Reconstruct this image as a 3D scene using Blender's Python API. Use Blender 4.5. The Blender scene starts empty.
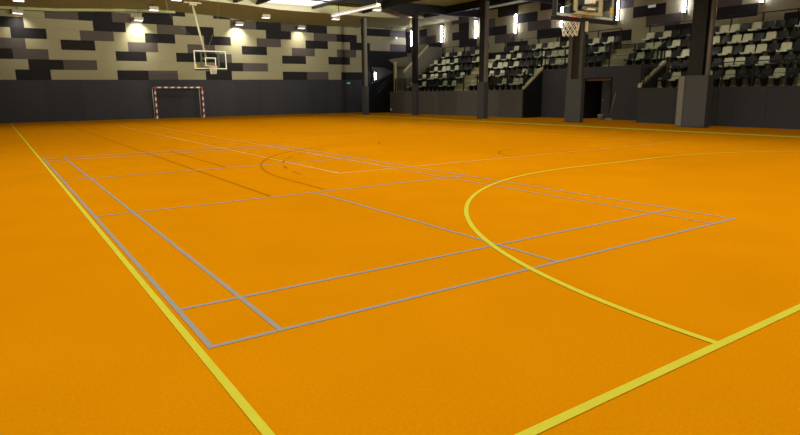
import bpy, bmesh, math, random
from mathutils import Vector, Matrix
random.seed(7)
scene = bpy.context.scene
COL = scene.collection

# ------------------------------------------------------------------ materials
def lin(c):
    c /= 255.0
    return c / 12.92 if c <= 0.04045 else ((c + 0.055) / 1.055) ** 2.4

def mat(name, rgb, rough=0.6, metal=0.0, var=0.06, scale=6.0, spec=0.4, bump=0.0, emit=None, estr=0.0):
    m = bpy.data.materials.new(name)
    m.use_nodes = True
    nt = m.node_tree
    b = nt.nodes["Principled BSDF"]
    col = [lin(v) for v in rgb]
    b.inputs["Roughness"].default_value = rough
    b.inputs["Metallic"].default_value = metal
    b.inputs["Specular IOR Level"].default_value = spec
    tc = nt.nodes.new("ShaderNodeTexCoord")
    no = nt.nodes.new("ShaderNodeTexNoise")
    no.inputs["Scale"].default_value = scale
    no.inputs["Detail"].default_value = 4
    nt.links.new(tc.outputs["Object"], no.inputs["Vector"])
    ra = nt.nodes.new("ShaderNodeValToRGB")
    ra.color_ramp.elements[0].position = 0.3
    ra.color_ramp.elements[1].position = 0.7
    ra.color_ramp.elements[0].color = (*[c * (1 - var) for c in col], 1)
    ra.color_ramp.elements[1].color = (*[min(1, c * (1 + var)) for c in col], 1)
    nt.links.new(no.outputs["Fac"], ra.inputs["Fac"])
    nt.links.new(ra.outputs["Color"], b.inputs["Base Color"])
    if bump:
        bp = nt.nodes.new("ShaderNodeBump")
        bp.inputs["Strength"].default_value = bump
        bp.inputs["Distance"].default_value = 0.01
        nt.links.new(no.outputs["Fac"], bp.inputs["Height"])
        nt.links.new(bp.outputs["Normal"], b.inputs["Normal"])
    if emit:
        b.inputs["Emission Color"].default_value = (*[lin(v) for v in emit], 1)
        b.inputs["Emission Strength"].default_value = estr
    return m

def glass_mat(name, tint=(235, 240, 235), refl=0.06):
    m = bpy.data.materials.new(name)
    m.use_nodes = True
    nt = m.node_tree
    nt.nodes.clear()
    out = nt.nodes.new("ShaderNodeOutputMaterial")
    tr = nt.nodes.new("ShaderNodeBsdfTransparent")
    tr.inputs["Color"].default_value = (*[lin(v) for v in tint], 1)
    gl = nt.nodes.new("ShaderNodeBsdfGlossy")
    gl.inputs["Roughness"].default_value = 0.05
    mx = nt.nodes.new("ShaderNodeMixShader")
    mx.inputs[0].default_value = refl
    nt.links.new(tr.outputs[0], mx.inputs[1])
    nt.links.new(gl.outputs[0], mx.inputs[2])
    nt.links.new(mx.outputs[0], out.inputs["Surface"])
    return m

def floor_mat():
    m = bpy.data.materials.new("orange_sports_vinyl")
    m.use_nodes = True
    nt = m.node_tree
    b = nt.nodes["Principled BSDF"]
    b.inputs["Roughness"].default_value = 0.42
    b.inputs["Specular IOR Level"].default_value = 0.0
    tc = nt.nodes.new("ShaderNodeTexCoord")
    fine = nt.nodes.new("ShaderNodeTexNoise")
    fine.inputs["Scale"].default_value = 55
    fine.inputs["Detail"].default_value = 6
    fine.inputs["Roughness"].default_value = 0.7
    big = nt.nodes.new("ShaderNodeTexNoise")
    big.inputs["Scale"].default_value = 0.9
    big.inputs["Detail"].default_value = 3
    nt.links.new(tc.outputs["Object"], fine.inputs["Vector"])
    nt.links.new(tc.outputs["Object"], big.inputs["Vector"])
    r1 = nt.nodes.new("ShaderNodeValToRGB")
    r1.color_ramp.elements[0].position = 0.32
    r1.color_ramp.elements[1].position = 0.68
    base = FLOOR_ALB
    r1.color_ramp.elements[0].color = (*[c * 0.88 for c in base], 1)
    r1.color_ramp.elements[1].color = (*[min(1, c * 1.09) for c in base], 1)
    nt.links.new(fine.outputs["Fac"], r1.inputs["Fac"])
    r2 = nt.nodes.new("ShaderNodeValToRGB")
    r2.color_ramp.elements[0].position = 0.3
    r2.color_ramp.elements[1].position = 0.7
    r2.color_ramp.elements[0].color = (0.93, 0.93, 0.93, 1)
    r2.color_ramp.elements[1].color = (1, 1, 1, 1)
    nt.links.new(big.outputs["Fac"], r2.inputs["Fac"])
    mx = nt.nodes.new("ShaderNodeMix")
    mx.data_type = 'RGBA'
    mx.blend_type = 'MULTIPLY'
    mx.inputs[0].default_value = 1.0
    nt.links.new(r1.outputs["Color"], mx.inputs[6])
    nt.links.new(r2.outputs["Color"], mx.inputs[7])
    nt.links.new(mx.outputs[2], b.inputs["Base Color"])
    bp = nt.nodes.new("ShaderNodeBump")
    bp.inputs["Strength"].default_value = 0.12
    bp.inputs["Distance"].default_value = 0.004
    nt.links.new(fine.outputs["Fac"], bp.inputs["Height"])
    nt.links.new(bp.outputs["Normal"], b.inputs["Normal"])
    return m

FLOOR_ALB = (0.40, 0.142, 0.0006)
M = dict(
    floor=floor_mat(),
    yellow=mat("yellow_line_paint", (164, 155, 47), 0.6, var=0.03, spec=0.0),
    grey_line=mat("grey_line_paint", (122, 117, 113), 0.6, var=0.03, spec=0.0),
    tan_line=mat("pale_orange_line_paint", (164, 112, 26), 0.5, var=0.03),
    brown_line=mat("brown_line_paint", (142, 86, 4), 0.6, var=0.05, spec=0.0),
    beige=mat("beige_wood_wool_panel", (152, 146, 118), 0.9, var=0.07, scale=14, spec=0.1, bump=0.2),
    dark=mat("charcoal_panel", (36, 34, 36), 0.85, var=0.08, scale=14, spec=0.15, bump=0.1),
    brown=mat("grey_brown_panel", (84, 77, 74), 0.85, var=0.08, scale=14, spec=0.15, bump=0.1),
    pad=mat("dark_grey_wall_padding", (55, 55, 61), 0.75, var=0.05, scale=3, spec=0.25),
    pad3=mat("parapet_padding", (94, 93, 92), 0.75, var=0.05, scale=3, spec=0.25),
    pad4=mat("parapet_padding_alt", (84, 83, 82), 0.75, var=0.05, scale=3, spec=0.25),
    pad2=mat("dark_grey_wall_padding_alt", (52, 52, 57), 0.75, var=0.05, scale=3, spec=0.25),
    padblue=mat("column_pad_vinyl", (68, 69, 72), 0.6, var=0.04, scale=3, spec=0.3),
    black=mat("near_black_paint", (20, 20, 21), 0.7, var=0.1, spec=0.2),
    steel_mid=mat("mid_grey_steel", (72, 70, 64), 0.5, 0.1, var=0.06),
    steel_dark=mat("dark_painted_steel", (20, 19, 19), 0.55, var=0.1, spec=0.3),
    steel_grey=mat("grey_galvanised_steel", (118, 115, 108), 0.5, 0.2, var=0.06),
    ceil=mat("ceiling_wood_wool", (166, 169, 124), 0.9, var=0.1, scale=3, spec=0.1, bump=0.2),
    beam=mat("cream_painted_beam", (162, 155, 128), 0.4, var=0.05, spec=0.4),
    concrete=mat("terrace_concrete", (166, 156, 122), 0.85, var=0.08, scale=4, spec=0.2),
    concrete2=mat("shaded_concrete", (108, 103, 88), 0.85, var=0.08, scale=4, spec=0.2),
    cap=mat("pale_concrete_cap", (178, 170, 142), 0.8, var=0.06, spec=0.2),
    seat_white=mat("cream_seat_plastic", (204, 205, 176), 0.45, var=0.02),
    seat_black=mat("black_seat_plastic", (15, 15, 19), 0.45, var=0.05),
    white=mat("white_paint", (226, 224, 214), 0.4, var=0.02),
    red=mat("red_paint", (178, 34, 38), 0.45, var=0.03),
    orange=mat("orange_steel", (222, 84, 30), 0.45, var=0.03),
    cord=mat("white_net_cord", (222, 224, 210), 0.8, var=0.05),
    darkcord=mat("dark_net_cord", (34, 33, 34), 0.9, var=0.05),
    glass=glass_mat("clear_acrylic"),
    railglass=glass_mat("rail_glass", (200, 205, 200), 0.05),
    yellow_tag=mat("yellow_sticker", (220, 170, 30), 0.5, var=0.02),
    bucket=mat("pale_grey_plastic", (150, 146, 140), 0.5, var=0.04),
    wood=mat("broom_handle_wood", (150, 138, 112), 0.6, var=0.08),
    tube=mat("lit_tube", (255, 255, 255), 0.5, var=0.0, emit=(236, 234, 255), estr=46.0),
    strip=mat("lit_strip_lens", (255, 255, 255), 0.5, var=0.0, emit=(245, 244, 240), estr=0.75),
    sky=mat("lit_rooflight", (255, 255, 255), 0.5, var=0.0, emit=(240, 245, 255), estr=2.0),
    lens=mat("lit_spot_lens", (255, 255, 255), 0.5, var=0.0, emit=(240, 236, 246), estr=2.2),
    exit_green=mat("green_exit_sign", (120, 190, 160), 0.5, var=0.0, emit=(120, 190, 160), estr=0.35),
    exit_white=mat("pale_exit_sign", (190, 205, 205), 0.5, var=0.0, emit=(190, 205, 205), estr=0.3),
)

# ------------------------------------------------------------------ mesh helper
class MB:
    def __init__(self):
        self.bm = bmesh.new()
        self.mats = []
    def mi(self, m):
        m = M[m] if isinstance(m, str) else m
        if m not in self.mats:
            self.mats.append(m)
        return self.mats.index(m)
    def face(self, pts, m):
        f = self.bm.faces.new([self.bm.verts.new(p) for p in pts])
        f.material_index = self.mi(m)
        return f
    def prism(self, base, top, m):
        """closed solid between two loops of equal length"""
        i = self.mi(m)
        a = [self.bm.verts.new(p) for p in base]
        b = [self.bm.verts.new(p) for p in top]
        n = len(a)
        fs = [self.bm.faces.new(a[::-1]), self.bm.faces.new(b)]
        for k in range(n):
            fs.append(self.bm.faces.new([a[k], a[(k + 1) % n], b[(k + 1) % n], b[k]]))
        for f in fs:
            f.material_index = i
        return fs
    def box(self, x0, x1, y0, y1, z0, z1, m, bev=0.0):
        b = [(x0, y0, z0), (x1, y0, z0), (x1, y1, z0), (x0, y1, z0)]
        t = [(x0, y0, z1), (x1, y0, z1), (x1, y1, z1), (x0, y1, z1)]
        fs = self.prism(b, t, m)
        if bev:
            es = list({e for f in fs for e in f.edges})
            r = bmesh.ops.bevel(self.bm, geom=es, offset=bev, segments=2, affect='EDGES', profile=0.6)
            for f in r['faces']:
                f.material_index = self.mi(m)
    def tube(self, p, q, r, m, n=10, r2=None):
        p, q = Vector(p), Vector(q)
        d = (q - p).normalized()
        a = d.cross(Vector((0, 0, 1)) if abs(d.z) < 0.9 else Vector((1, 0, 0))).normalized()
        c = d.cross(a)
        r2 = r if r2 is None else r2
        L = lambda o, rr: [o + (a * math.cos(2 * math.pi * k / n) + c * math.sin(2 * math.pi * k / n)) * rr for k in range(n)]
        fs = self.prism(L(p, r), L(q, r2), m)
        if n > 6:
            for f in fs[2:]:
                f.smooth = True
    def path(self, pts, r, m, n=8):
        for k in range(len(pts) - 1):
            self.tube(pts[k], pts[k + 1], r, m, n)
    def ring(self, c, R, r, m, n=28, k=8, axis='z'):
        i = self.mi(m)
        g = []
        for a in range(n):
            t = 2 * math.pi * a / n
            row = []
            for b in range(k):
                s = 2 * math.pi * b / k
                x = (R + r * math.cos(s)) * math.cos(t); y = (R + r * math.cos(s)) * math.sin(t); z = r * math.sin(s)
                row.append(self.bm.verts.new((c[0] + x, c[1] + y, c[2] + z)))
            g.append(row)
        for a in range(n):
            for b in range(k):
                f = self.bm.faces.new([g[a][b], g[(a + 1) % n][b], g[(a + 1) % n][(b + 1) % k], g[a][(b + 1) % k]])
                f.material_index = i
                f.smooth = True
    def strip(self, pts, w, m, z):
        """flat painted line of width w along 2-D points (mitred)"""
        i = self.mi(m)
        P = [Vector((x, y)) for x, y in pts]
        vs = []
        for k, p in enumerate(P):
            d1 = (P[k] - P[k - 1]).normalized() if k else None
            d2 = (P[k + 1] - P[k]).normalized() if k < len(P) - 1 else None
            if d1 is None: d = d2
            elif d2 is None: d = d1
            else: d = (d1 + d2).normalized()
            nrm = Vector((-d.y, d.x))
            s = 1.0 if (d1 is None or d2 is None) else 1 / max(0.3, d.dot(d2))
            vs.append((self.bm.verts.new((*(p + nrm * w / 2 * s), z)), self.bm.verts.new((*(p - nrm * w / 2 * s), z))))
        for k in range(len(vs) - 1):
            f = self.bm.faces.new([vs[k][1], vs[k + 1][1], vs[k + 1][0], vs[k][0]])
            f.material_index = i
            if f.calc_center_median() and f.normal.z < 0:
                pass
    def build(self, name, parent=None, fix=True):
        if fix:
            bmesh.ops.recalc_face_normals(self.bm, faces=self.bm.faces)
        me = bpy.data.meshes.new(name)
        self.bm.to_mesh(me)
        self.bm.free()
        for m in self.mats:
            me.materials.append(m)
        o = bpy.data.objects.new(name, me)
        COL.objects.link(o)
        if parent:
            o.parent = parent
        return o

def empty(name, loc=(0, 0, 0), rz=0.0):
    o = bpy.data.objects.new(name, None)
    o.location = loc
    o.rotation_euler = (0, 0, rz)
    o.empty_display_size = 0.1
    COL.objects.link(o)
    return o

def tag(o, label=None, cat=None, group=None, kind=None):
    if label: o["label"] = label
    if cat: o["category"] = cat
    if group: o["group"] = group
    if kind: o["kind"] = kind
    return o

def copy_tree(root):
    r = root.copy(); COL.objects.link(r)
    for ch in root.children:
        c = ch.copy(); COL.objects.link(c); c.parent = r
        for g in ch.children:
            d = g.copy(); COL.objects.link(d); d.parent = c
    return r

def arc(cx, cy, r, a0, a1, n=48):
    return [(cx + r * math.cos(math.radians(a0 + (a1 - a0) * k / n)), cy + r * math.sin(math.radians(a0 + (a1 - a0) * k / n))) for k in range(n + 1)]

ORD = ["zeroth", "first", "second", "third", "fourth", "fifth", "sixth", "seventh", "eighth", "ninth", "tenth", "eleventh", "twelfth",
       "thirteenth", "fourteenth", "fifteenth", "sixteenth", "seventeenth", "eighteenth", "nineteenth", "twentieth"]

# ------------------------------------------------------------------ camera
cx, cy, cz, yaw, pitch, roll, FPX = -0.8739, -3.281, 1.4495, 0.5999, 0.2073, -0.0093, 585.4518
f = Vector((math.sin(yaw) * math.cos(pitch), math.cos(yaw) * math.cos(pitch), -math.sin(pitch)))
r0 = Vector((math.cos(yaw), -math.sin(yaw), 0))
u0 = r0.cross(f)
r = r0 * math.cos(roll) + u0 * math.sin(roll)
u = -r0 * math.sin(roll) + u0 * math.cos(roll)
cam = bpy.data.cameras.new("camera")
cam.sensor_width = 36
cam.sensor_fit = 'HORIZONTAL'
cam.lens = FPX * 36 / 800
cam.clip_end = 200
co = bpy.data.objects.new("camera", cam)
COL.objects.link(co)
mw = Matrix((r, u, -f)).transposed().to_4x4()
mw.translation = (cx, cy, cz)
co.matrix_world = mw
scene.camera = co

# ------------------------------------------------------------------ room shell
X0, X1, Y0, ZC = -4.0, 29.85, -9.0, 7.5
def fy(x): return 38.75 + 0.0575 * x            # inner face of the far wall
def tilt(x): return 0.0079 * (x - 8.0)

b = MB()
b.prism([(X0, Y0, -0.2), (32, Y0, -0.2), (32, 44, -0.2), (X0, 44, -0.2)], [(X0, Y0, 0), (32, Y0, 0), (32, 44, 0), (X0, 44, 0)], 'floor')
floor = tag(b.build("floor"), "glossy orange sports hall floor painted with court lines", "floor", kind="structure")

def line_part(name, label, segs):
    b = MB()
    for pts, w, m, z in segs:
        b.strip(pts, w, m, z)
    o = b.build(name, floor, fix=False)
    for p in o.data.polygons:
        if p.normal.z < 0:
            p.flip()
    tag(o, label, kind="structure")
    return o

ZT, ZB, ZG, ZY = 0.0012, 0.0018, 0.0026, 0.0034
XL, XR, YN, YF = -0.05, 19.95, -1.66, 38.37
HB = []
HB.append(([(XL - .003, -7.5), (XL - .003, YF)], 0.047, 'yellow', ZY))
HB.append(([(XL - .03, YF - .1), (XR + .4, YF - .1)], 0.2, 'yellow', ZY))
HB.append(([(20.85, YF), (20.72, 27), (20.5, 16), (20.27, 8), (20.2, -7.5)], 0.65, 'yellow', ZY))
HB.append(([(XL, YN - .036), (XR, YN - .036)], 0.054, 'yellow', ZY + .0003))
GX0, GX1 = 8.45, 11.45
HB.append(([(GX0 - 5.98, YN - .03)] + arc(GX0, YN, 5.98, 180, 90) + arc(GX1, YN, 5.98, 90, 0)[1:] + [(GX1 + 5.98, YN - .03)], 0.055, 'yellow', ZY + .0006))
line_part("handball_marking", "yellow handball lines and goal area arc", HB)
W = 0.037
BD = []
BW_, BL = 6.1, 13.4
for x in (0.02, BW_ - .02):
    BD.append(([(x, 0), (x, BL)], W, 'grey_line', ZG))
for x in (0.46, BW_ - .46):
    BD.append(([(x, 0), (x, BL)], W if x < 1 else .03, 'grey_line', ZG))
for y in (0.012, 0.76, 4.72, 8.68, 12.64, BL - .02):
    BD.append(([(0.0, y), (BW_, y)], W if y < 1 else 0.036 + .0016 * y, 'grey_line', ZG + .0003))
BD.append(([(3.05, 0), (3.05, 4.72)], W, 'grey_line', ZG))
line_part("badminton_marking", "grey badminton court lines", BD)
VB = [([(4.40, 30), (4.40, 6.45), (15.55, 6.45)], 0.042, 'tan_line', ZT), ([(5.70, 30), (5.70, 6.45)], 0.042, 'tan_line', ZT),
      ([(15.55, 6.45), (15.55, 30)], 0.042, 'tan_line', ZT), ([(4.4, 15.45), (15.5, 15.45)], 0.03, 'tan_line', ZT)]
line_part("volleyball_marking", "faint pale orange volleyball lines", VB)
BK = [([(2.35, 4.8), (2.35, 33.0)], 0.058, 'brown_line', ZB), ([(2.98, 8.7), (2.98, 13.3)], 0.058, 'brown_line', ZB),
      ([(2.98, 24.3), (2.98, 28.9)], 0.058, 'brown_line', ZB),
      ([(3.28, 4.9)] + arc(9.52, 6.35, 6.25, 180, 95, 40), 0.058, 'brown_line', ZB),
      (arc(10.15, 18.9, 1.8, 100, 260, 30), 0.058, 'brown_line', ZB),
      (arc(10.3, 11.0, 1.8, 85, 195, 24), 0.058, 'brown_line', ZB), (arc(10.4, 6.6, 1.25, 80, 180, 24), 0.058, 'brown_line', ZB)]
for a in range(8):
    BK.append((arc(9.52, 6.35, 5.78, 176 - a * 10, 171 - a * 10, 6), 0.058, 'brown_line', ZB))
line_part("basketball_marking", "faint brown basketball lines and arcs", BK)

# far wall: padding below, panel mosaic above -------------------------------------------------
b = MB()
def wseg(x0, x1, z0, z1, m, d0=0.0, d1=0.25):
    b.prism([(x0, fy(x0) + d0, z0), (x1, fy(x1) + d0, z0), (x1, fy(x1) + d1, z0), (x0, fy(x0) + d1, z0)],
            [(x0, fy(x0) + d0, z1), (x1, fy(x1) + d0, z1), (x1, fy(x1) + d1, z1), (x0, fy(x0) + d1, z1)], m)
wseg(X0, 32, 0, 8.2, 'dark', 0.03, 0.3)
wall_far = tag(b.build("wall_far"), "far end wall with dark padding below a beige and charcoal panel mosaic", "wall", kind="structure")
b = MB()
x = X0
k = 0
while x < 25.4:
    x2 = min(x + 2.0, 25.5)
    wseg(x, x2 - 0.006, 0, 2.545 + tilt(x), 'pad' if k % 3 else 'pad2', -0.0, 0.03)
    x = x2; k += 1
tag(b.build("wall_padding", wall_far), "dark grey padding along the bottom of the wall", kind="structure")
ROWS = {0: [(-4, 'B'), (0.56, 'D'), (2.37, 'B'), (6.12, 'D'), (8.03, 'M'), (9.95, 'B'), (11.89, 'D'), (13.79, 'B'), (17.84, 'D'), (19.92, 'M'), (21.87, 'B'), (23.1, 'D'), (25.6, '')],
 1: [(-4, 'M'), (-2, 'B'), (1.28, 'D'), (3.11, 'M'), (4.98, 'B'), (12.65, 'D'), (14.67, 'M'), (16.64, 'B'), (25.6, '')],
 2: [(-4, 'B'), (-1.5, 'D'), (0.56, 'M'), (2.38, 'B'), (6.14, 'D'), (8.01, 'B'), (9.95, 'D'), (12.76, 'M'), (13.86, 'B'), (17.85, 'D'), (19.88, 'B'), (21.92, 'D'), (23.97, 'B'), (25.6, '')],
 3: [(-4, 'B'), (-.8, 'M'), (1.27, 'B'), (3.11, 'D'), (4.99, 'B'), (6.93, 'M'), (8.8, 'B'), (10.75, 'M'), (12.67, 'B'), (14.67, 'D'), (16.63, 'B'), (18.7, 'M'), (20.71, 'B'), (22.74, 'M'), (24.6, 'B'), (25.6, '')],
 4: [(-4, 'M'), (-2, 'B'), (0.6, 'D'), (2.41, 'B'), (4.21, 'M'), (6.13, 'B'), (8.03, 'D'), (9.96, 'B'), (11.93, 'D'), (13.88, 'B'), (15.86, 'M'), (17.81, 'B'), (19.9, 'D'), (21.92, 'B'), (24.01, 'D'), (26.0, 'B'), (28.1, 'M'), (29.85, '')],
 5: [(-4, 'B'), (-1, 'D'), (1.32, 'B'), (5.0, 'D'), (6.9, 'B'), (8.84, 'M'), (10.74, 'D'), (12.67, 'B'), (16.62, 'D'), (18.68, 'B'), (20.65, 'M'), (22.75, 'D'), (24.7, 'B'), (29.85, '')],
 6: [(-4, 'B'), (2.43, 'M'), (4.23, 'D'), (6.15, 'M'), (7.28, 'B'), (7.95, 'D'), (9.93, 'B'), (13.9, 'M'), (15.87, 'D'), (17.88, 'M'), (20.08, 'D'), (21.88, 'B'), (25.12, 'D'), (28.12, 'M'), (29.85, '')],
 7: [(-4, 'B'), (3.12, 'D'), (5.02, 'B'), (8.01, 'D'), (10.77, 'B'), (12.71, 'D'), (13.94, 'B'), (22, 'D'), (25, 'B'), (29.85, '')]}
CM = {'B': 'beige', 'D': 'dark', 'M': 'brown'}
b = MB()
for rr, L in ROWS.items():
    for (xa, c), (xb, _) in zip(L, L[1:]):
        n = max(1, round((xb - xa) / 1.95))
        for k in range(n):
            a0 = xa + (xb - xa) * k / n + .002; a1 = xa + (xb - xa) * (k + 1) / n - .002
            za, zb = 2.555 + .595 * rr + .002, 2.555 + .595 * (rr + 1) - .002
            b.prism([(a0, fy(a0) - .0, za + tilt(a0)), (a1, fy(a1) - .0, za + tilt(a1)), (a1, fy(a1) + .035, za + tilt(a1)), (a0, fy(a0) + .035, za + tilt(a0))],
                    [(a0, fy(a0) - .0, zb + tilt(a0)), (a1, fy(a1) - .0, zb + tilt(a1)), (a1, fy(a1) + .035, zb + tilt(a1)), (a0, fy(a0) + .035, zb + tilt(a0))], CM[c])
tag(b.build("acoustic_panelling", wall_far), "mosaic of beige, charcoal and brown rectangular acoustic panels", kind="structure")
# darkness of the stairwell opening, made as a flat black sheet
b = MB()
wseg(25.62, 29.8, 0.0, 5.05, 'black', -0.06, -0.01)
tag(b.build("stairwell_dark", wall_far), "black sheet standing for the dark opening behind the corner stairs", kind="structure")
b = MB()  # glow of the stair lamp on the wall, modelled as a paler patch
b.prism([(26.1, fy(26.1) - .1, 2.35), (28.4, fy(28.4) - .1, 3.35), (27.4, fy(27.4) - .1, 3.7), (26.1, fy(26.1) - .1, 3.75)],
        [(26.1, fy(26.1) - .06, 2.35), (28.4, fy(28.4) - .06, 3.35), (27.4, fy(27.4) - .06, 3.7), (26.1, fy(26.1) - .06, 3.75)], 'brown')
tag(b.build("lamplight_patch", wall_far), "small pale wall patch lit by the stair lamp", kind="structure")

# other walls ---------------------------------------------------------------------------------
b = MB(); b.box(X0 - .3, X0, Y0, 39.0, 0, 8.2, 'pad')
tag(b.build("wall_left"), "dark padded side wall", "wall", kind="structure")
b = MB(); b.box(X0 - .3, 32, Y0 - .3, Y0, 0, 8.2, 'pad')
tag(b.build("wall_near"), "dark padded end wall behind the camera", "wall", kind="structure")
b = MB(); b.box(X1 + .03, X1 + .3, Y0, 41.0, 0, 8.2, 'dark')
wall_right = tag(b.build("wall_right"), "back wall of the grandstand with panel mosaic and light tubes", "wall", kind="structure")
BK_ROWS = {  # panels by row: (y from, y to, colour); everything else beige
 7: [(32.1, 34.2, 'M'), (27, 29, 'D'), (23, 25, 'D')],
 6: [(39.0, 40.6, 'D'), (37.4, 38.5, 'D'), (32.1, 33.3, 'D'), (29.25, 30.3, 'M'), (25.2, 27.3, 'D'), (21.6, 23.85, 'D'), (18, 20, 'M')],
 5: [(39.6, 40.6, 'D'), (36.2, 38.5, 'M'), (33.2, 34.1, 'D'), (32.1, 33.2, 'D'), (28.05, 30.1, 'D'), (24, 26.05, 'M'), (16.0, 18.0, 'D'), (12.0, 14.0, 'M')],
 4: [(39.6, 40.6, 'D'), (35.4, 37.4, 'D'), (31.2, 33.25, 'D'), (27.25, 29.25, 'M'), (22.4, 25.2, 'D'), (15.1, 17.15, 'M'), (11.25, 13.2, 'D'), (4, 8, 'D')],
 3: [(35, 37, 'D'), (30.5, 32, 'M'), (26.0, 28.05, 'D'), (21, 23.2, 'D'), (18.0, 20.05, 'D'), (14.0, 16.0, 'D'), (8.0, 10.05, 'D'), (2, 6, 'M')],
 2: [(33, 35, 'M'), (28, 30, 'D'), (23, 25, 'M'), (15, 17, 'M'), (10, 12, 'D')]}
b = MB()
for rr in range(1, 8):
    za, zb = 2.57 + .6 * rr + .002, 2.57 + .6 * (rr + 1) - .002
    cuts = sorted(BK_ROWS.get(rr, []))
    y = -8.9
    segs = []
    for ya, yb, c in cuts:
        if ya > y: segs.append((y, ya, 'B'))
        segs.append((ya, yb, c)); y = yb
    segs.append((y, 40.35, 'B'))
    for ya, yb, c in segs:
        if yb - ya < .05: continue
        n = max(1, round((yb - ya) / 2.0))
        for k in range(n):
            b.box(X1, X1 + .035, ya + (yb - ya) * k / n + .002, ya + (yb - ya) * (k + 1) / n - .002, za, zb, CM[c])
tag(b.build("acoustic_panelling", wall_right), "mosaic of beige, charcoal and brown panels behind the seats", kind="structure")

# ceiling -------------------------------------------------------------------------------------
b = MB(); b.box(X0 - .3, 32, Y0 - .3, 44, ZC, ZC + .2, 'ceil')
ceiling = tag(b.build("ceiling"), "olive wood-wool ceiling", "ceiling", kind="structure")
SOF = [(-4, 6.44), (3, 6.64), (7, 6.92), (10, 7.02), (13, 6.92), (15, 6.80), (22, 6.80), (25, 6.92), (29.8, 7.05)]
def sz(x):
    for (a, za), (c, zc) in zip(SOF, SOF[1:]):
        if a <= x <= c: return za + (zc - za) * (x - a) / (c - a)
    return SOF[-1][1]
YS = 33.4
b = MB()
for (a, za), (c, zc) in zip(SOF, SOF[1:]):
    b.prism([(a, YS, za), (c, YS, zc), (c, fy(c) + .2, zc), (a, fy(a) + .2, za)], [(a, YS, ZC), (c, YS, ZC), (c, fy(c) + .2, ZC), (a, fy(a) + .2, ZC)], 'ceil')
tag(b.build("ceiling_soffit"), "lowered olive soffit along the far wall", "ceiling", kind="structure")
b = MB()
for (a, za), (c, zc) in zip(SOF, SOF[1:]):
    b.prism([(a, YS - .12, za - .02), (c, YS - .12, zc - .02), (c, YS - .01, zc - .02), (a, YS - .01, za - .02)],
            [(a, YS - .12, za + .3), (c, YS - .12, zc + .3), (c, YS - .01, zc + .3), (a, YS - .01, za + .3)], 'beam')
tag(b.build("trim_1"), "cream edge beam of the lowered soffit", "beam", kind="structure")
b = MB()
for (a, za), (c, zc) in zip(SOF, SOF[1:]):
    b.prism([(a, fy(a) - .5, za - .16), (c, fy(c) - .5, zc - .16), (c, fy(c) - .12, zc - .16), (a, fy(a) - .12, za - .16)],
            [(a, fy(a) - .5, za - .01), (c, fy(c) - .5, zc - .01), (c, fy(c) - .12, zc - .01), (a, fy(a) - .12, za - .01)], 'ceil')
    if c >= 10: break
tag(b.build("trim_2"), "olive ledge over the top of the far wall panels", "beam", kind="structure")

# roof steel ----------------------------------------------------------------------------------
COLS = [(21.88, 34.36), (23.85, 30.84), (23.17, 23.1), (23.13, 16.3), (23.22, 10.1)]
cname = ["second", "third", "fourth", "fifth"]
for k, (x, y) in enumerate(COLS[1:]):
    b = MB()
    zb_, zt_ = 7.12, ZC
    for (w, za, zz) in ((.3, zb_, zb_ + .03), (.05, zb_ + .03, zt_ - .03), (.3, zt_ - .03, zt_ - .002)):
        b.box(X0, X1 - .05, y - w / 2, y + w / 2, za, zz, 'steel_dark')
    b.box(x + .1, X1 - .05, y - .15, y + .15, 6.92, 7.12, 'steel_dark')
    # haunch at the column
    b.prism([(x - 2.4, y - .15, 7.12), (x, y - .15, 6.62), (x + .2, y - .15, 6.62), (x + .2, y - .15, 7.12)],
            [(x - 2.4, y + .15, 7.12), (x, y + .15, 6.62), (x + .2, y + .15, 6.62), (x + .2, y + .15, 7.12)], 'steel_dark')
    tag(b.build("roof_girder"), f"dark steel roof girder resting on the {cname[k]} column from the far wall", "girder", "roof girders over the court")
for k, (x, lab) in enumerate([(12.1, "left of the roof light"), (13.55, "along the left edge of the roof light"), (17.35, "along the right edge of the roof light"),
                              (21.2, "between the strip light and the columns"), (26.5, "above the grandstand seats")]):
    b = MB()
    b.box(x - .1, x + .1, 20, YS - .15, 6.98, 7.115, 'steel_dark')
    b.box(x - .02, x + .02, 20, YS - .15, 7.115, 7.5, 'steel_dark')
    tag(b.build("roof_purlin"), f"dark steel roof purlin {lab}", "purlin", "roof purlins")
t = empty("roof_light", (15.45, 30.9, 7.1))
b = MB(); b.box(-1.75, 1.75, -2.2, 2.3, .08, .1, 'sky'); b.build("light_panel", t)
b = MB()
b.box(-1.83, -1.75, -2.25, 2.35, 0, .3, 'beam'); b.box(1.75, 1.83, -2.25, 2.35, 0, .3, 'beam')
b.box(-1.75, 1.75, -2.25, -2.2, 0, .3, 'beam'); b.box(-1.75, 1.75, 2.3, 2.35, 0, .3, 'beam')
b.build("frame", t)
tag(t, "bright white framed roof light in the ceiling", "roof light")

# strip light hanging over the court
t = empty("strip_light", (17.7, 28.5, 6.3))
b = MB(); b.box(-.13, .13, -2.7, 2.7, .04, .14, 'white', .01); b.build("housing", t)
b = MB(); b.box(-.11, .11, -2.68, 2.68, 0, .04, 'strip'); tag(b.build("diffuser", t), "glowing white diffuser")
for y in (-2.3, 1.9):
    b = MB()
    b.tube((0, y, .14), (0, y, 1.18), .02, 'steel_dark')
    b.build("hanger_rod", t)
tag(t, "long white fluorescent strip light hanging in front of the first column", "strip light")

# columns -------------------------------------------------------------------------------------
colab = ["slim grey steel column nearest the far wall", "thin black column standing second from the far wall", "dark column with a pale side strip, middle of the five",
         "dark column standing in front of the doorway recess", "thick dark column with a broad pad in front of the nearest seats"]
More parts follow.
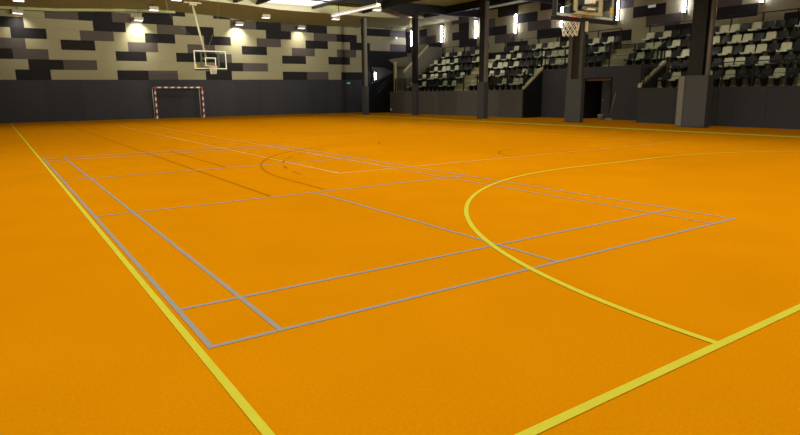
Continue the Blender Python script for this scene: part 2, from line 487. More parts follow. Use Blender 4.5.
# pad footprint, then shaft pieces: (x0, x1, y0, y1, material, name)
COLDEF = [
 ((21.75, 22.03, 34.09, 34.64, 2.07), [(21.8, 21.98, 34.34, 34.6, 'steel_dark', 'shaft'), (21.8, 21.98, 34.12, 34.34, 'steel_grey', 'flange')]),
 ((23.70, 24.00, 30.59, 31.08, 2.15), [(23.74, 23.96, 30.62, 31.03, 'steel_dark', 'shaft')]),
 ((23.00, 23.35, 22.81, 23.40, 2.12), [(23.08, 23.30, 22.96, 23.36, 'steel_dark', 'shaft'), (23.1, 23.32, 22.84, 22.96, 'steel_grey', 'flange')]),
 ((23.00, 23.27, 15.84, 16.80, 2.11), [(23.1, 23.22, 16.10, 16.54, 'steel_dark', 'shaft'), (23.05, 23.24, 16.54, 16.78, 'steel_mid', 'flange'), (23.06, 23.24, 15.92, 16.10, 'steel_mid', 'flange')]),
 ((23.00, 23.43, 9.61, 10.58, 2.10), [(23.1, 23.38, 9.95, 10.56, 'steel_dark', 'shaft'), (23.2, 23.4, 9.74, 9.92, 'steel_grey', 'downpipe')])]
for k, (x, y) in enumerate(COLS):
    (x0, x1, y0, y1, pt), pieces = COLDEF[k]
    t = empty("steel_column", (x, y, 0))
    top = sz(x) if k == 0 else 6.62
    for (a, c, e, g, m, nm) in pieces:
        b = MB()
        if nm == 'downpipe':
            b.tube(((a + c) / 2 - x, (e + g) / 2 - y, 0), ((a + c) / 2 - x, (e + g) / 2 - y, top), .095, m, 14)
        else:
            b.box(a - x, c - x, e - y, g - y, 0, top, m)
        o = b.build(nm, t)
        if nm != 'shaft': tag(o, "pale grey steel " + nm)
    b = MB(); b.box(x0 - x, x1 - x, y0 - y, y1 - y, .012, pt, 'padblue', .025)
    pd = tag(b.build("protective_pad", t), "dark grey wrap-around protective pad")
    if k == 4:
        b = MB(); b.box(x0 - x - .02, x0 - x + .2, y1 - y + .005, y1 - y + .28, .012, pt - .02, 'steel_grey', .04)
        tag(b.build("edge_strip", pd), "pale beige strip along the pad's far edge")
    tag(t, colab[k], "column", "columns in front of the grandstand")

# ------------------------------------------------------------------ grandstand
XA0, XA1, YA0, YA1 = 25.46, 25.38, 36.5, 21.9      # front parapet, far stretch
XC0, XC1, YC0, YC1 = 24.98, 23.42, 14.05, -8.0       # front parapet, near stretch
XR_ = 26.92                                         # recess wall
ROWX = lambda n: 25.62 + .75 * (n - 1)
ROWZ = lambda n: 1.58 + .56 * (n - 1)
stand = empty("grandstand", (0, 0, 0))
tag(stand, "stepped concrete grandstand behind a dark padded parapet along the side of the hall", "grandstand", kind="structure")
b = MB()
for n in range(1, 6):
    xa = ROWX(n); xb = ROWX(n + 1) if n < 5 else X1
    z0 = ROWZ(n) - .6
    if n <= 2:
        b.box(xa, xb, YA1 + .05, 34.9, z0, ROWZ(n), 'concrete')
        b.box(xa, xb, -8, YC0 - .05, z0, ROWZ(n), 'concrete')
    else:
        b.box(xa, xb, -8, 34.9, z0, ROWZ(n), 'concrete')
def slab(x0, y0, x1, y1, z0, z1):
    b.prism([(x0 + .15, y0, z0), (x1 + .15, y1, z0), (ROWX(1), y1, z0), (ROWX(1), y0, z0)], [(x0 + .15, y0, z1), (x1 + .15, y1, z1), (ROWX(1), y1, z1), (ROWX(1), y0, z1)], 'concrete')
slab(XC0, YC0 - .15, XC1, YC1, 1.0, ROWZ(1))
slab(XA0, YA0 - .1, XA1, YA1 + .15, 1.0, ROWZ(1))
b.box(ROWX(1), X1, 34.9, 36.4, 1.0, ROWZ(1), 'concrete')
b.build("terrace", stand)
AISLES = [(27.75, 29.1), (16.65, 18.1), (6.3, 7.6)]
for k, (ya, yb) in enumerate(AISLES):
    b = MB()
    for n in range(1 if k != 1 else 3, 5):
        b.box(ROWX(n + 1) - .36, ROWX(n + 1) + .0, ya, yb, ROWZ(n), ROWZ(n) + .28, 'cap')
    tag(b.build("aisle_steps", stand), "pale concrete aisle steps between seat blocks")
# front parapets
def parapet(x0, y0, x1, y1, ztop, seam, ma='pad', mb='pad2'):
    b = MB()
    n = max(1, round(abs(y1 - y0) / seam))
    for k in range(n):
        a, c = k / n, (k + 1) / n
        xa, ya = x0 + (x1 - x0) * a, y0 + (y1 - y0) * a
        xb, yb = x0 + (x1 - x0) * c, y0 + (y1 - y0) * c
        g = .004 if y1 < y0 else -.004
        b.prism([(xa, ya - g, 0), (xb, yb + g, 0), (xb + .14, yb + g, 0), (xa + .14, ya - g, 0)],
                [(xa, ya - g, ztop), (xb, yb + g, ztop), (xb + .14, yb + g, ztop), (xa + .14, ya - g, ztop)], ma if k % 3 else mb)
    return b
tag(parapet(XA0, YA0, XA1, YA1, 1.66, 2.0, 'pad3', 'pad4').build("parapet_wall", stand), "dark grey padded wall below the far seats")
tag(parapet(XC0, YC0, XC1, YC1, 1.64, 2.0).build("parapet_wall", stand), "dark grey padded wall below the nearest seats")
# recess for the doorway: side walls with sloped pale caps, back wall with an opening
b = MB()
for (xa, y, s) in ((XA1, YA1, 1), (XC0, YC0, -1)):
    y2 = y + s * .12
    b.prism([(xa, y, 0), (XR_, y, 0), (XR_, y, 2.84), (xa, y, 1.66)], [(xa, y2, 0), (XR_, y2, 0), (XR_, y2, 2.84), (xa, y2, 1.66)], 'black' if s > 0 else 'pad')
b.build("recess_side_wall", stand)
b = MB()
for (xa, y, s) in ((XA1, YA1, 1), (XC0, YC0, -1)):
    y2 = y + s * .16; y1 = y - s * .03
    b.prism([(xa - .02, y1, 1.67), (XR_, y1, 2.85), (XR_, y1, 3.0), (xa - .02, y1, 1.80)], [(xa - .02, y2, 1.67), (XR_, y2, 2.85), (XR_, y2, 3.0), (xa - .02, y2, 1.80)], 'concrete')
tag(b.build("sloped_cap", stand), "pale sloping caps on both sides of the doorway recess")
DY0, DY1, DZ = 16.95, 18.85, 2.25
b = MB()
b.box(XR_, XR_ + .12, YC0 - .1, DY0, 0, 2.84, 'pad')
b.box(XR_, XR_ + .12, DY1, YA1 + .1, 0, 2.84, 'pad')
b.box(XR_, XR_ + .12, DY0, DY1, DZ, 2.84, 'pad')
b.build("recess_wall", stand)
b = MB()
b.box(XR_ + 1.6, XR_ + 1.7, DY0 - .3, DY1 + .3, 0, 2.4, 'black')
b.box(XR_ + .12, XR_ + 1.6, DY1, DY1 + .1, 0, 2.4, 'dark')
b.box(XR_ + .12, XR_ + 1.6, DY0 - .1, DY0, 0, 2.4, 'dark')
b.box(XR_ + .12, XR_ + 1.7, DY0 - .1, DY1 + .1, 2.28, 2.4, 'black')
tag(b.build("passage", stand), "dark passage behind the doorway")
# end wall of the stand
b = MB()
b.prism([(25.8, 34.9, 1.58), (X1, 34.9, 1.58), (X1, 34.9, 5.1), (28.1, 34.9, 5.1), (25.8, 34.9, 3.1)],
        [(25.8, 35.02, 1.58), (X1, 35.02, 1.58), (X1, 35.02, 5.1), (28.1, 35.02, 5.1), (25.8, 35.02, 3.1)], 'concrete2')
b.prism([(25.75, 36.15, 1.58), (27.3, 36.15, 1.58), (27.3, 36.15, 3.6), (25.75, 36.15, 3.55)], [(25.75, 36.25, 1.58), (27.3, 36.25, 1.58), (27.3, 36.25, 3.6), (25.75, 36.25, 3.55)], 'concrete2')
b.build("end_wall", stand)
b = MB()
b.prism([(25.75, 34.86, 3.06), (28.1, 34.86, 5.1), (28.1, 34.86, 5.25), (25.75, 34.86, 3.22)], [(25.75, 35.06, 3.06), (28.1, 35.06, 5.1), (28.1, 35.06, 5.25), (25.75, 35.06, 3.22)], 'concrete')
tag(b.build("sloped_cap", stand), "pale sloping cap at the far end of the seats")
b = MB(); b.box(25.5, 25.68, 35.8, 35.98, 1.66, 3.95, 'concrete', .01)
tag(b.build("corner_post", stand), "pale square post at the far corner of the parapet")
b = MB()
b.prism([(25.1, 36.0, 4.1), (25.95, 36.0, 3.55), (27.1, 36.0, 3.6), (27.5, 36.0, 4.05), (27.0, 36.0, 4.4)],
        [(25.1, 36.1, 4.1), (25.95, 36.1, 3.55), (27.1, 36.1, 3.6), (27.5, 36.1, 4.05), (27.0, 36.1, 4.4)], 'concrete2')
tag(b.build("landing_panel", stand), "pale angular landing panel above the corner stairs")

# door leaf in the recess
t = empty("door_1", (XR_ + .35, DY0 + .02, 0))
tag(t, "grey door leaf standing half open in the dark doorway recess", "door", kind="structure")
b = MB(); b.box(-.02, .03, 0, .85, .01, 2.2, 'pad', .008); b.build("door_leaf", t)
b = MB(); b.box(-.07, -.02, .7, .78, 1.0, 1.06, 'steel_grey', .01); b.build("door_handle", t)
b = MB()
for ya, yb, za, zb in ((DY0, DY0 + .05, 0, DZ), (DY1 - .05, DY1, 0, DZ), (DY0 + .05, DY1 - .05, DZ - .05, DZ)):
    b.box(XR_ - .03, XR_ + .14, ya, yb, za, zb, 'black')
tag(b.build("trim_3"), "dark frame around the doorway opening", "door frame", kind="structure")

# railings -------------------------------------------------------------------------------------
def railing(pts, h, step, label, glass=True, mid=True):
    """railing along a polyline of (x, y, z) points"""
    p0 = Vector(pts[0])
    t = empty("railing", p0)
    P = [Vector(p) - p0 for p in pts]
    b = MB()
    for a, c in zip(P, P[1:]):
        b.tube(a + Vector((0, 0, h)), c + Vector((0, 0, h)), .022, 'steel_dark', 8)
    b.build("top_rail", t)
    if mid:
        b = MB()
        for a, c in zip(P, P[1:]):
            b.tube(a + Vector((0, 0, h * .5)), c + Vector((0, 0, h * .5)), .012, 'steel_dark', 6)
        b.build("middle_rail", t)
    for a, c in zip(P, P[1:]):
        n = max(1, round((c - a).length / step))
        for k in range(n + 1 if c is P[-1] or (c - P[-1]).length < 1e-6 else n):
            q = a + (c - a) * k / n
            b = MB(); b.box(q.x - .03, q.x + .03, q.y - .025, q.y + .025, q.z, q.z + h + .01, 'steel_dark'); b.build("post", t)
    if glass:
        b = MB()
        for a, c in zip(P, P[1:]):
            b.face([a + Vector((0, 0, .06)), c + Vector((0, 0, .06)), c + Vector((0, 0, h - .05)), a + Vector((0, 0, h - .05))], 'railglass')
        b.build("glass_infill", t)
    tag(t, label, "railing", "dark railings on the grandstand")
    return t
railing([(XA0 + .07, YA0 - .7, 1.66), (XA1 + .07, YA1 + .15, 1.66)], 1.0, 1.38, "dark post railing on the long parapet before the far seats")
railing([(XC0 + .07, YC0 - .2, 1.64), (XC1 + .07, YC1, 1.64)], 1.0, 1.3, "dark post railing on the parapet before the nearest seats")
railing([(XR_ + .06, YA1 - .1, 2.84), (XR_ + .06, YC0 + .2, 2.84)], 1.05, 1.5, "dark railing along the top of the doorway recess wall")
railing([(XA1 + .1, YA1 + .07, 1.82), (XR_ - .05, YA1 + .07, 2.98)], .95, .8, "short sloping railing on the far side of the doorway recess", True, False)
railing([(XC0 + .1, YC0 - .05, 1.82), (XR_ - .05, YC0 - .05, 2.98)], .95, .8, "short sloping railing on the near side of the doorway recess", True, False)
for (ya, yb, lab) in ((29.3, 34.6, "dark back railing behind the end block of seats"), (18.3, 27.6, "dark back railing behind the middle block of seats"), (7.8, 16.5, "dark back railing behind the near block of seats")):
    railing([(29.3, yb, ROWZ(5)), (29.3, ya, ROWZ(5))], 1.2, 1.5, lab, False, True)

# seats ----------------------------------------------------------------------------------------
def make_seat(m):
    t = empty("stadium_seat", (0, 0, 0))
    b = MB()   # seat pan: shallow dished shell, front edge (-x) rolled down
    i = b.mi(m)
    prof = [(-.20, .405), (-.205, .425), (-.17, .452), (-.08, .44), (.04, .43), (.14, .436), (.19, .455)]
    ys = (-.215, -.18, -.09, 0, .09, .18, .215)
    top = [[b.bm.verts.new((px, y, pz + (.022 if abs(y) > .2 else .0))) for y in ys] for px, pz in prof]
    bot = [[b.bm.verts.new((px, y, pz - .03 + (.022 if abs(y) > .2 else .0))) for y in ys] for px, pz in prof]
    def skin(g, h):
        n, mm = len(g), len(g[0])
        for a in range(n - 1):
            for c in range(mm - 1):
                for q in (g, h):
                    fc = b.bm.faces.new([q[a][c], q[a + 1][c], q[a + 1][c + 1], q[a][c + 1]]); fc.material_index = i; fc.smooth = True
        for a in range(n - 1):
            for c in (0, mm - 1):
                fc = b.bm.faces.new([g[a][c], g[a + 1][c], h[a + 1][c], h[a][c]]); fc.material_index = i
        for c in range(mm - 1):
            for a in (0, n - 1):
                fc = b.bm.faces.new([g[a][c], g[a][c + 1], h[a][c + 1], h[a][c]]); fc.material_index = i
    skin(top, bot)
    b.build("seat_pan", t)
    b = MB()   # backrest: curved shell leaning back with rounded top corners
    i = b.mi(m)
    prof = [(.17, .455, 1.0), (.2, .50, 1.0), (.225, .60, 1.0), (.245, .70, .98), (.255, .765, .9), (.258, .79, .78)]
    top = [[b.bm.verts.new((px - .02 * (abs(y) / .215) ** 2, y * s, pz)) for y in ys] for px, pz, s in prof]
    bot = [[b.bm.verts.new((px + .028 - .02 * (abs(y) / .215) ** 2, y * s, pz)) for y in ys] for px, pz, s in prof]
    skin(top, bot)
    b.build("backrest", t)
    b = MB()   # black bracket: wedge-shaped pedestal under the pan
    b.prism([(-.08, -.1, .40), (.2, -.1, .41), (.16, -.05, .0), (.02, -.05, .0)], [(-.08, .1, .40), (.2, .1, .41), (.16, .05, .0), (.02, .05, .0)], 'steel_dark')
    tag(b.build("pedestal", t), "black wedge bracket")
    return t
white_proto = make_seat('seat_white')
black_proto = make_seat('seat_black')
WHITE = {5: [33.64, 32.58, 30.48, 29.4, 26.46, 24.4, 23.4, 22.87, 21.86, 19.73, 18.71, 16.34, 15.29, 12.35, 11.85, 10.80, 9.01],
 4: [34.28, 33.29, 32.80, 31.73, 29.62, 27.2, 26.54, 25.57, 23.48, 22.4, 21.9, 21.19, 18.8, 15.86, 15.36, 14.35, 12.31, 11.37, 10.85, 9.84],
 3: [33.35, 32.35, 31.85, 30.82, 27.3, 26.30, 25.75, 24.75, 22.4, 21.49, 20.87, 16.01, 14.79, 14.36, 13.45, 11.39, 10.37, 9.86, 8.85],
 2: [33.99, 32.94, 32.38, 31.42, 29.42, 26.4, 25.37, 23.36, 22.3, 10.92, 10.42, 9.37],
 1: [34.38, 32.75, 30.45, 29.6, 27.49, 26.87, 24.34, 23.29, 22.80, 12.99, 11.35, 10.42, 8.39]}
grid = lambda y: round((y - .37) / .5)
used = {'w': False, 'b': False}
rown = {1: "front", 2: "second", 3: "third", 4: "fourth", 5: "back"}
for n in range(1, 6):
    whites = {grid(v) for v in WHITE[n]}
    blocks = []
    blocks.append(("end block by the far wall", [grid(29.37) + k for k in range(11)], "far stairs"))
    lo = 22.37 if n <= 2 else 18.37
    blocks.append(("middle block", [grid(27.37) - k for k in range(grid(27.37) - grid(lo) + 1)], "far stairs"))
    hi = 13.37 if n <= 2 else 16.37
    blocks.append(("near block", [grid(hi) - k for k in range(grid(hi) - grid(7.87) + 1)], "doorway recess" if n <= 2 else "middle stairs"))
    for bn, gs, ref in blocks:
        for k, g in enumerate(gs):
            wh = g in whites
            key = 'w' if wh else 'b'
            p = white_proto if wh else black_proto
            o = p if not used[key] else copy_tree(p)
            used[key] = True
            o.location = (ROWX(n) + .33, .37 + .5 * g, ROWZ(n))
            tag(o, f"{'cream' if wh else 'black'} plastic seat, {rown[n]} row of {bn}, {ORD[k + 1]} from {ref}", "seat",
                ("cream seats on the grandstand" if wh else "black seats on the grandstand"))

# tube lights on the stand's back wall -----------------------------------------------------------
tubes = [39.45, 35.3, 31.2, 27.1, 23.05, 18.97, 14.9, 11.07]
for k, y in enumerate(tubes):
    ya = min(y, 39.75)
    t = empty("wall_light", (X1, ya, 5.54))
    b = MB(); b.box(-.06, -.001, -.09, .09, -.04, 1.34, 'steel_dark', .01); b.build("backplate", t)
    b = MB(); b.tube((-.11, 0, 0), (-.11, 0, 1.23), .07, 'tube', 12); tag(b.build("tube", t), "glowing white tube")
    for za in (-.05, 1.23):
        b = MB(); b.box(-.2, -.05, -.09, .09, za, za + .05, 'steel_dark', .01); b.build("end_cap", t)
    tag(t, f"vertical glowing tube light, {ORD[k + 1]} from the far corner, on the grandstand's back wall", "wall light", "tube lights above the seats")

# far wall washers and ceiling spots --------------------------------------------------------------
def spot_fixture(name, x, y, z, label, group, cat):
    t = empty(name, (x, y, z))
    b = MB(); b.box(-.28, .28, -.16, .16, 0, .2, 'beam', .02); b.build("housing", t)
    b = MB(); b.box(-.24, .24, -.13, .13, -.03, 0.0, 'lens'); tag(b.build("lens", t), "glowing lens")
    b = MB(); b.tube((0, 0, .2), (0, 0, max(.22, sz(x) - z if y > YS else ZC - z)), .02, 'steel_grey'); b.build("hanger", t)
    tag(t, label, cat, group)
washers = [(1.05, 6.2, 170, "leftmost, above the plain left part of the mosaic"), (7.6, 6.24, 500, "above the bright pool left of the hoop"), (14.36, 6.38, 540, "above the bright pool right of the hoop"),
           (19.29, 6.43, 200, "closest to the first column")]
for x, z, pw, lab in washers:
    y = fy(x) - .62
    spot_fixture("wall_washer", x, y, z, f"small wall washer lamp {lab}", "wall washers on the far wall", "spotlight")
    L = bpy.data.lights.new("washer_spot", 'SPOT')
    L.energy = pw * 1.0; L.spot_size = math.radians(108); L.spot_blend = 1.0; L.color = (1, .95, .82); L.shadow_soft_size = .08
    lo = bpy.data.objects.new("washer_spot", L); COL.objects.link(lo)
    lo.location = (x, y, z - .06)
    d = Vector((0, .62, -.8))
    lo.rotation_euler = d.to_track_quat('-Z', 'Y').to_euler()
for x, y, z, lab in [(1.0, 34.6, 6.42, "above the far left corner of the court"), (8.05, 36.2, 6.62, "left of the far hoop's pole"), (8.3, 31.8, 6.66, "beside the far hoop's ceiling bracket"),
                     (15.0, 35.6, 6.55, "right of the far hoop, below the edge beam"), (19.3, 33.8, 6.52, "at the end of the strip light"), (20.5, 30.4, 6.8, "left of the girder's haunch")]:
    spot_fixture("ceiling_spotlight", x, y, z, f"small square ceiling downlight {lab}", "ceiling downlights", "downlight")

# stair in the far corner -------------------------------------------------------------------------
t = empty("corner_staircase", (24.0, 39.2, 0))
b = MB()
for k in range(9):
    b.box(.8 + k * .36, .8 + (k + 1) * .36, -.9, .6, .0, .24 * (k + 1), 'black')
b.build("steps", t)
b = MB()
b.prism([(.3, -1.0, 0), (4.0, -1.0, 0), (4.0, -1.0, 3.2), (2.2, -1.0, 2.2), (.3, -1.0, .65)], [(.3, -.92, 0), (4.0, -.92, 0), (4.0, -.92, 3.2), (2.2, -.92, 2.2), (.3, -.92, .65)], 'black')
b.build("balustrade", t)
b = MB(); b.path([(.35, -.96, 1.0), (2.2, -.96, 2.5), (4.0, -.96, 3.5)], .03, 'steel_dark'); b.build("handrail", t)
tag(t, "black staircase climbing to the stand in the far corner behind the columns", "staircase")
t = empty("stair_lamp", (26.25, 40.0, 2.7))
b = MB(); b.box(-.1, .1, -.06, .12, -.04, .62, 'steel_dark', .01); b.build("backplate", t)
b = MB(); b.tube((0, -.12, 0), (0, -.12, .58), .06, 'tube', 12); tag(b.build("tube", t), "glowing white tube")
tag(t, "short glowing lamp above the corner staircase", "wall light")

# handball goal -----------------------------------------------------------------------------------
t = empty("handball_goal", (9.7, 38.38, 0))
def banded(b, p, q, n, first):
    p, q = Vector(p), Vector(q)
    d = q - p
    h = .04
    for k in range(n):
        a, c = p + d * k / n, p + d * (k + 1) / n
        if abs(d.z) > .1:
            b.box(a.x - h, a.x + h, a.y - h, a.y + h, a.z, c.z, 'red' if (k + first) % 2 == 0 else 'white')
        else:
            b.box(a.x, c.x, a.y - h, a.y + h, a.z - h, a.z + h, 'red' if (k + first) % 2 == 0 else 'white')
HW = 1.54
for sx in (-1, 1):
    b = MB(); banded(b, (sx * HW, 0, 0), (sx * HW, 0, 2.0), 10, 1)
    tag(b.build("goal_post", t), "square post with red and white bands")
b = MB(); banded(b, (-HW - .04, 0, 2.04), (HW + .04, 0, 2.04), 15, 0)
tag(b.build("crossbar", t), "square crossbar with red and white bands")
for sx in (-1, 1):
    b = MB(); b.path([(sx * HW, 0, 2.04), (sx * HW, .70, 2.02), (sx * HW, .73, 1.97), (sx * HW, .68, .08), (sx * HW, .62, .03), (sx * HW, .1, .03)], .022, 'white', 8)
    tag(b.build("rear_stay", t), "pale tubular rear stay")
b = MB()
for k in range(17):
    x = -HW + 2 * HW * k / 16
    b.path([(x, .68, 2.0), (x, .64, .06)], .004, 'darkcord', 4)
for k in range(11):
    s = k / 10
    b.tube((-HW, .68 - .04 * s, 2.0 - 1.94 * s), (HW, .68 - .04 * s, 2.0 - 1.94 * s), .004, 'darkcord', 4)
tag(b.build("net", t), "thin dark goal net")
tag(t, "handball goal with red and white banded frame against the far wall", "goal")

# basketball hoops --------------------------------------------------------------------------------
def net(b, R0, R1, z0, h, m, n=12, rad=.008, rows=6):
    for k in range(n):
        for sgn in (1, -1):
            pts = []
            for q in range(rows + 1):
                s = q / rows
                a = 2 * math.pi * (k + sgn * q * .5) / n
                R = R0 + (R1 - R0) * (s ** .7)
                pts.append((R * math.cos(a), R * math.sin(a), z0 - h * s))
            b.path(pts, rad, m, 5)

# far hoop (local: board faces -y)
t = empty("basketball_hoop", (9.3, 29.75, 0))
B0, B1 = 2.90, 3.86
b = MB(); b.box(-.82, .82, -.012, .012, B0 + .05, B1 - .05, 'glass'); tag(b.build("backboard", t), "clear acrylic backboard")
b = MB()
b.box(-.87, -.825, -.03, .03, B0, B1, 'white'); b.box(.825, .87, -.03, .03, B0, B1, 'white')
b.box(-.825, .825, -.03, .03, B1 - .05, B1, 'white'); b.box(-.825, .825, -.03, .03, B0, B0 + .05, 'white')
b.box(-.87, .87, -.04, .05, B0 - .08, B0 - .002, 'steel_dark')
b.box(-.81, -.75, -.034, -.03, B0 + .09, B0 + .25, 'yellow_tag')
tag(b.build("board_frame", t), "white board frame with yellow sticker")
b = MB()
for xa, xb, za, zb in ((-.295, .295, 3.46, 3.51), (-.295, .295, 3.06, 3.1), (-.295, -.245, 3.1, 3.46), (.245, .295, 3.1, 3.46)):
    b.box(xa, xb, -.016, -.0125, za, zb, 'white')
tag(b.build("target_square", t), "painted white rectangle above the ring")
b = MB(); b.ring((0, -.38, 3.05), .225, .018, 'orange'); b.box(-.12, .12, -.17, -.03, 3.0, 3.06, 'orange', .01)
tag(b.build("rim", t), "orange steel ring")
b = MB(); net(b, .225, .14, 3.04, .42, 'cord', 10, .012)
o = b.build("net", t); o.location = (0, -.38, 0); tag(o, "white cord net")
b = MB()
b.tube((-.16, .18, 3.42), (-.42, 1.15, 6.4), .055, 'cap', 12)
b.build("mast", t)
b = MB(); b.box(-.45, .45, .06, .14, 3.42, 3.5, 'steel_grey'); b.box(-.5, -.43, .03, .12, 2.98, 3.9, 'steel_grey'); b.box(.43, .5, .03, .12, 2.98, 3.9, 'steel_grey')
b.box(-.24, -.12, .08, .26, 3.36, 3.54, 'steel_grey')
b.build("support_frame", t)
for q in ((-1.6, 1.1, 5.6), (.9, 1.1, 5.6)):
    b = MB(); b.tube((-.1, .1, 3.86), q, .006, 'steel_grey', 6); b.tube(q, (q[0] * 1.3, 1.2, ZC), .006, 'steel_grey', 6); b.build("stay_wire", t)
b = MB(); b.box(-.85, .05, 1.0, 1.3, 6.4, 6.47, 'beam', .01); b.box(-.6, -.2, 1.05, 1.25, 6.3, 6.4, 'concrete', .01); b.tube((-.75, 1.15, 6.47), (-.75, 1.15, ZC), .03, 'steel_grey'); b.tube((-.05, 1.15, 6.47), (-.05, 1.15, ZC), .03, 'steel_grey')
b.build("ceiling_bracket", t)
tag(t, "far basketball hoop hanging from the ceiling on a slanted white pole", "basketball hoop")

# near hoop, seen from behind (board faces +y)
t = empty("basketball_hoop", (9.54, 5.05, 0))
B0, B1 = 2.98, 4.05
b = MB(); b.box(-.9, .9, -.012, .012, B0 + .03, B1 - .03, 'glass'); tag(b.build("backboard", t), "clear acrylic backboard seen from behind")
b = MB()
b.box(-.99, -.92, -.03, .03, B0 - .02, B1, 'steel_dark'); b.box(.94, .99, -.03, .03, B0 - .02, B1, 'steel_dark'); b.box(-.93, .95, -.03, .03, B1 - .05, B1, 'steel_dark')
b.box(-1.0, 1.0, -.06, .05, B0 - .1, B0 - .025, 'black', .012)
tag(b.build("board_padding", t), "black padded edge along the bottom of the board")
b = MB()
b.box(-.92, -.86, .013, .018, B0, B1 - .05, 'white'); b.box(.88, .94, .013, .018, B0, B1 - .05, 'white'); b.box(-.86, .88, .013, .018, B1 - .11, B1 - .05, 'white'); b.box(-.86, .88, .013, .018, B0, B0 + .05, 'white')
b.box(.79, .88, -.02, -.013, B0 + .13, B0 + .25, 'yellow_tag')
tag(b.build("board_border", t), "cream border line with yellow sticker on the glass")
b = MB()
b.box(-.46, -.41, -.12, -.06, B0 + .05, 4.6, 'concrete'); b.box(.33, .38, -.12, -.06, B0 + .05, 4.6, 'concrete')
b.box(-.46, .38, -.13, -.06, B0 + .03, B0 + .09, 'concrete'); b.box(-.41, .33, -.12, -.06, 4.1, 4.17, 'concrete')
b.build("support_frame", t)
b = MB()
b.box(-.13, .0, -.24, -.06, 3.22, 3.5, 'white', .015); b.box(.02, .14, -.2, -.1, 3.28, 3.6, 'cap', .01)
b.box(-.2, .2, -.16, -.06, 3.12, 3.17, 'steel_grey'); b.tube((-.03, -.14, 3.1), (-.03, -.14, 3.3), .02, 'steel_grey'); b.box(-.16, .05, -.2, -.08, 3.1, 3.13, 'white')
b.tube((-.03, -.14, 3.4), (-.03, -.16, 4.3), .025, 'steel_dark')
tag(b.build("spring_mechanism", t), "white and grey spring mechanism behind the ring")
b = MB(); b.box(-.12, -.07, -.14, -.1, B0 - .3, B0 - .1, 'cap'); b.build("height_lever", t)
for sx in (-.49, .39):
    b = MB(); b.tube((sx, -.09, 4.5), (sx * .8, -1.6, ZC), .05, 'steel_dark', 10); b.build("ceiling_strut", t)
b = MB(); b.ring((0.0, .38, 3.05), .225, .018, 'orange'); b.box(-.1, .1, .02, .17, 3.0, 3.06, 'orange', .01)
tag(b.build("rim", t), "orange steel ring")
b = MB(); net(b, .225, .15, 3.04, .40, 'cord', 10, .008, 5)
o = b.build("net", t); o.location = (0.0, .38, 0); tag(o, "white cord net")
tag(t, "near basketball hoop seen from behind at the top edge of the view", "basketball hoop")

# small things -----------------------------------------------------------------------------------
t = empty("bucket", (26.15, 17.0, 0))
b = MB()
n = 20
prof = [(.0, .0), (.12, .0), (.155, .27), (.165, .28), (.165, .295), (.148, .295), (.112, .02), (0.0, .02)]
i = b.mi('bucket')
vs = [[b.bm.verts.new((R * math.cos(2 * math.pi * k / n), R * math.sin(2 * math.pi * k / n), z)) for k in range(n)] for R, z in prof[1:-1]]
for a, c in zip(vs, vs[1:]):
    for k in range(n):
        fc = b.bm.faces.new([a[k], a[(k + 1) % n], c[(k + 1) % n], c[k]]); fc.material_index = i; fc.smooth = True
b.bm.faces.new(vs[0][::-1]); b.bm.faces.new(vs[-1])
b.build("body", t)
b = MB()
b.path([(.165 * math.cos(a), .02, .27 + .04 - .14 * math.sin(a) * 0 - .02 * math.sin(a)) if False else (.17 * math.cos(a), .17 * math.sin(a) * .35, .28 - .06 * math.sin(a)) for a in [math.pi * k / 10 for k in range(11)]], .006, 'steel_grey', 6)
b.build("handle", t)
tag(t, "pale grey bucket on the floor beside the doorway", "bucket")
t = empty("broom", (26.55, 16.75, 0))
b = MB(); b.tube((0, 0, .08), (.33, -.1, 1.45), .011, 'wood', 8); b.build("handle", t)
b = MB(); b.box(-.04, .04, -.18, .18, .05, .1, 'wood', .01); b.build("head", t)
b = MB(); b.prism([(-.03, -.17, .05), (.03, -.17, .05), (.03, .17, .05), (-.03, .17, .05)], [(-.045, -.19, .0), (.045, -.19, 0), (.045, .19, 0), (-.045, .19, 0)], 'bucket'); b.build("bristles", t)
tag(t, "broom with thin handle leaning on the wall beside the doorway", "broom")

def small_box(name, x0, x1, y0, y1, z0, z1, m, label, cat, lens=None):
    t = empty(name, ((x0 + x1) / 2, (y0 + y1) / 2, z0))
    hx, hy, h = (x1 - x0) / 2, (y1 - y0) / 2, z1 - z0
    b = MB(); b.box(-hx, hx, -hy, hy, 0, h, m, min(hx, hy, h) * .2); b.build("housing", t)
    if lens:
        b = MB(); b.box(*lens[0], lens[1]); b.build("face", t)
    tag(t, label, cat)
    return t
small_box("exit_sign", 23.55, 23.9, fy(23.7) - .06, fy(23.7) - .002, 2.33, 2.47, 'steel_dark', "small green exit sign on the padding left of the first column", "exit sign",
          ((-.15, .15, -.045, -.03, .02, .12), 'exit_green'))
small_box("exit_sign", X1 - .07, X1 - .002, 16.55, 17.05, 5.98, 6.16, 'steel_dark', "pale lit exit sign on a charcoal panel above the seats", "exit sign",
          ((-.05, -.036, -.22, .22, .02, .16), 'exit_white'))
sp = small_box("loudspeaker", 25.55, 26.0, 33.8, 34.15, 6.35, 6.93, 'cap', "cream box loudspeaker beside the top of the second column", "loudspeaker", ((-.18, .18, -.185, -.17, .06, .5), 'cap'))
b = MB(); b.box(-.06, .06, -.05, .05, .57, sz(25.8) - 6.35, 'steel_dark'); b.build("ceiling_bracket", sp)
small_box("security_camera", 28.35, 28.6, 39.9, 40.36, 6.1, 6.26, 'white', "small white camera on the far wall near the grandstand corner", "camera", ((-.05, .05, -.24, -.22, .04, .12), 'lens'))
small_box("floodlight", 27.9, 28.9, 39.6, 39.9, 6.74, 6.95, 'cap', "small cream floodlight under the soffit near the grandstand corner", "floodlight", ((-.3, .3, -.165, -.15, .04, .16), 'cap'))
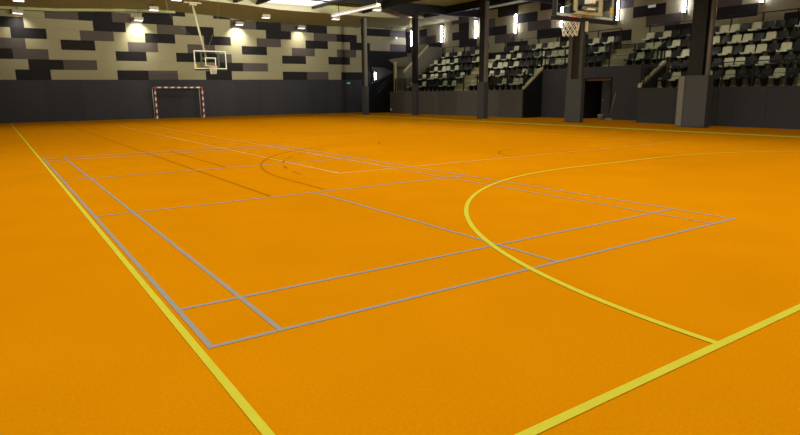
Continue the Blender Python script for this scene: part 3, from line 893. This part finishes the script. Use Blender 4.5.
small_box("socket_plate", XA0 - .05, XA0 - .002, 36.2, 36.4, .2, .36, 'white', "white socket plate low on the far corner of the parapet", "socket", ((-.03, -.023, -.05, .05, .04, .12), 'bucket'))

# ------------------------------------------------------------------ light
w = bpy.data.worlds.new("world")
w.use_nodes = True
w.node_tree.nodes["Background"].inputs[0].default_value = (.5, .5, .55, 1)
w.node_tree.nodes["Background"].inputs[1].default_value = 0.02
scene.world = w
HALL = 330
for x in (-1.0, 6.5, 14.0):
    for y in (-5.5, 0.5, 6.5, 12.5, 18.5, 24.5, 30.0):
        L = bpy.data.lights.new("hall_lamp", 'AREA')
        L.shape = 'RECTANGLE'; L.size = 1.2; L.size_y = 3.0
        L.energy = HALL * (.85 if x > 10 else 1.0) * {-5.5: 1, .5: 1, 6.5: .95, 12.5: .85, 18.5: .72, 24.5: .6, 30.0: .5}[y] * (.5 if x < 0 and y > 18 else 1.0)
        L.color = (1.0, 1.0, .84)
        L.spread = math.radians(170)
        o = bpy.data.objects.new("hall_lamp", L); COL.objects.link(o)
        o.location = (x, y, 6.95)
        o.visible_glossy = True
        if y > 20:
            o.location.z = 6.95
for x in (2.5, 9.5, 16.5):  # added fill to brighten the far wall and soffit, not a hall fixture
    L = bpy.data.lights.new("soffit_fill", 'AREA')
    L.shape = 'RECTANGLE'; L.size = 1.5; L.size_y = .4
    L.energy = {2.5: 90, 9.5: 540, 16.5: 850}[x]
    L.color = (1.0, .99, .78)
    L.spread = math.radians(70)
    o = bpy.data.objects.new("soffit_fill", L); COL.objects.link(o)
    o.location = (x, 24.0 if x < 5 else 13.0, 5.5)
    o.rotation_euler = Vector((0, .93, .3)).to_track_quat('-Z', 'Y').to_euler()
for y in (7.0, 13.5, 20.0, 26.5, 33.0):  # added fill lights that lift the seats and terraces, no fixture there
    L = bpy.data.lights.new("stand_fill", 'AREA')
    L.shape = 'RECTANGLE'; L.size = .3; L.size_y = 1.5
    L.energy = 36 if y < 15 else 52
    L.color = (1.0, 1.0, .86)
    L.spread = math.radians(130)
    o = bpy.data.objects.new("stand_fill", L); COL.objects.link(o)
    o.location = (24.6, y, 6.8)
    o.rotation_euler = Vector((.5, 0, -.87)).to_track_quat('-Z', 'Y').to_euler()
scene.view_settings.view_transform = 'Standard'
scene.view_settings.look = 'None'
scene.view_settings.exposure = 0.0
scene.cycles.use_denoising = True
scene.cycles.max_bounces = 6
scene.cycles.sample_clamp_indirect = 4.0
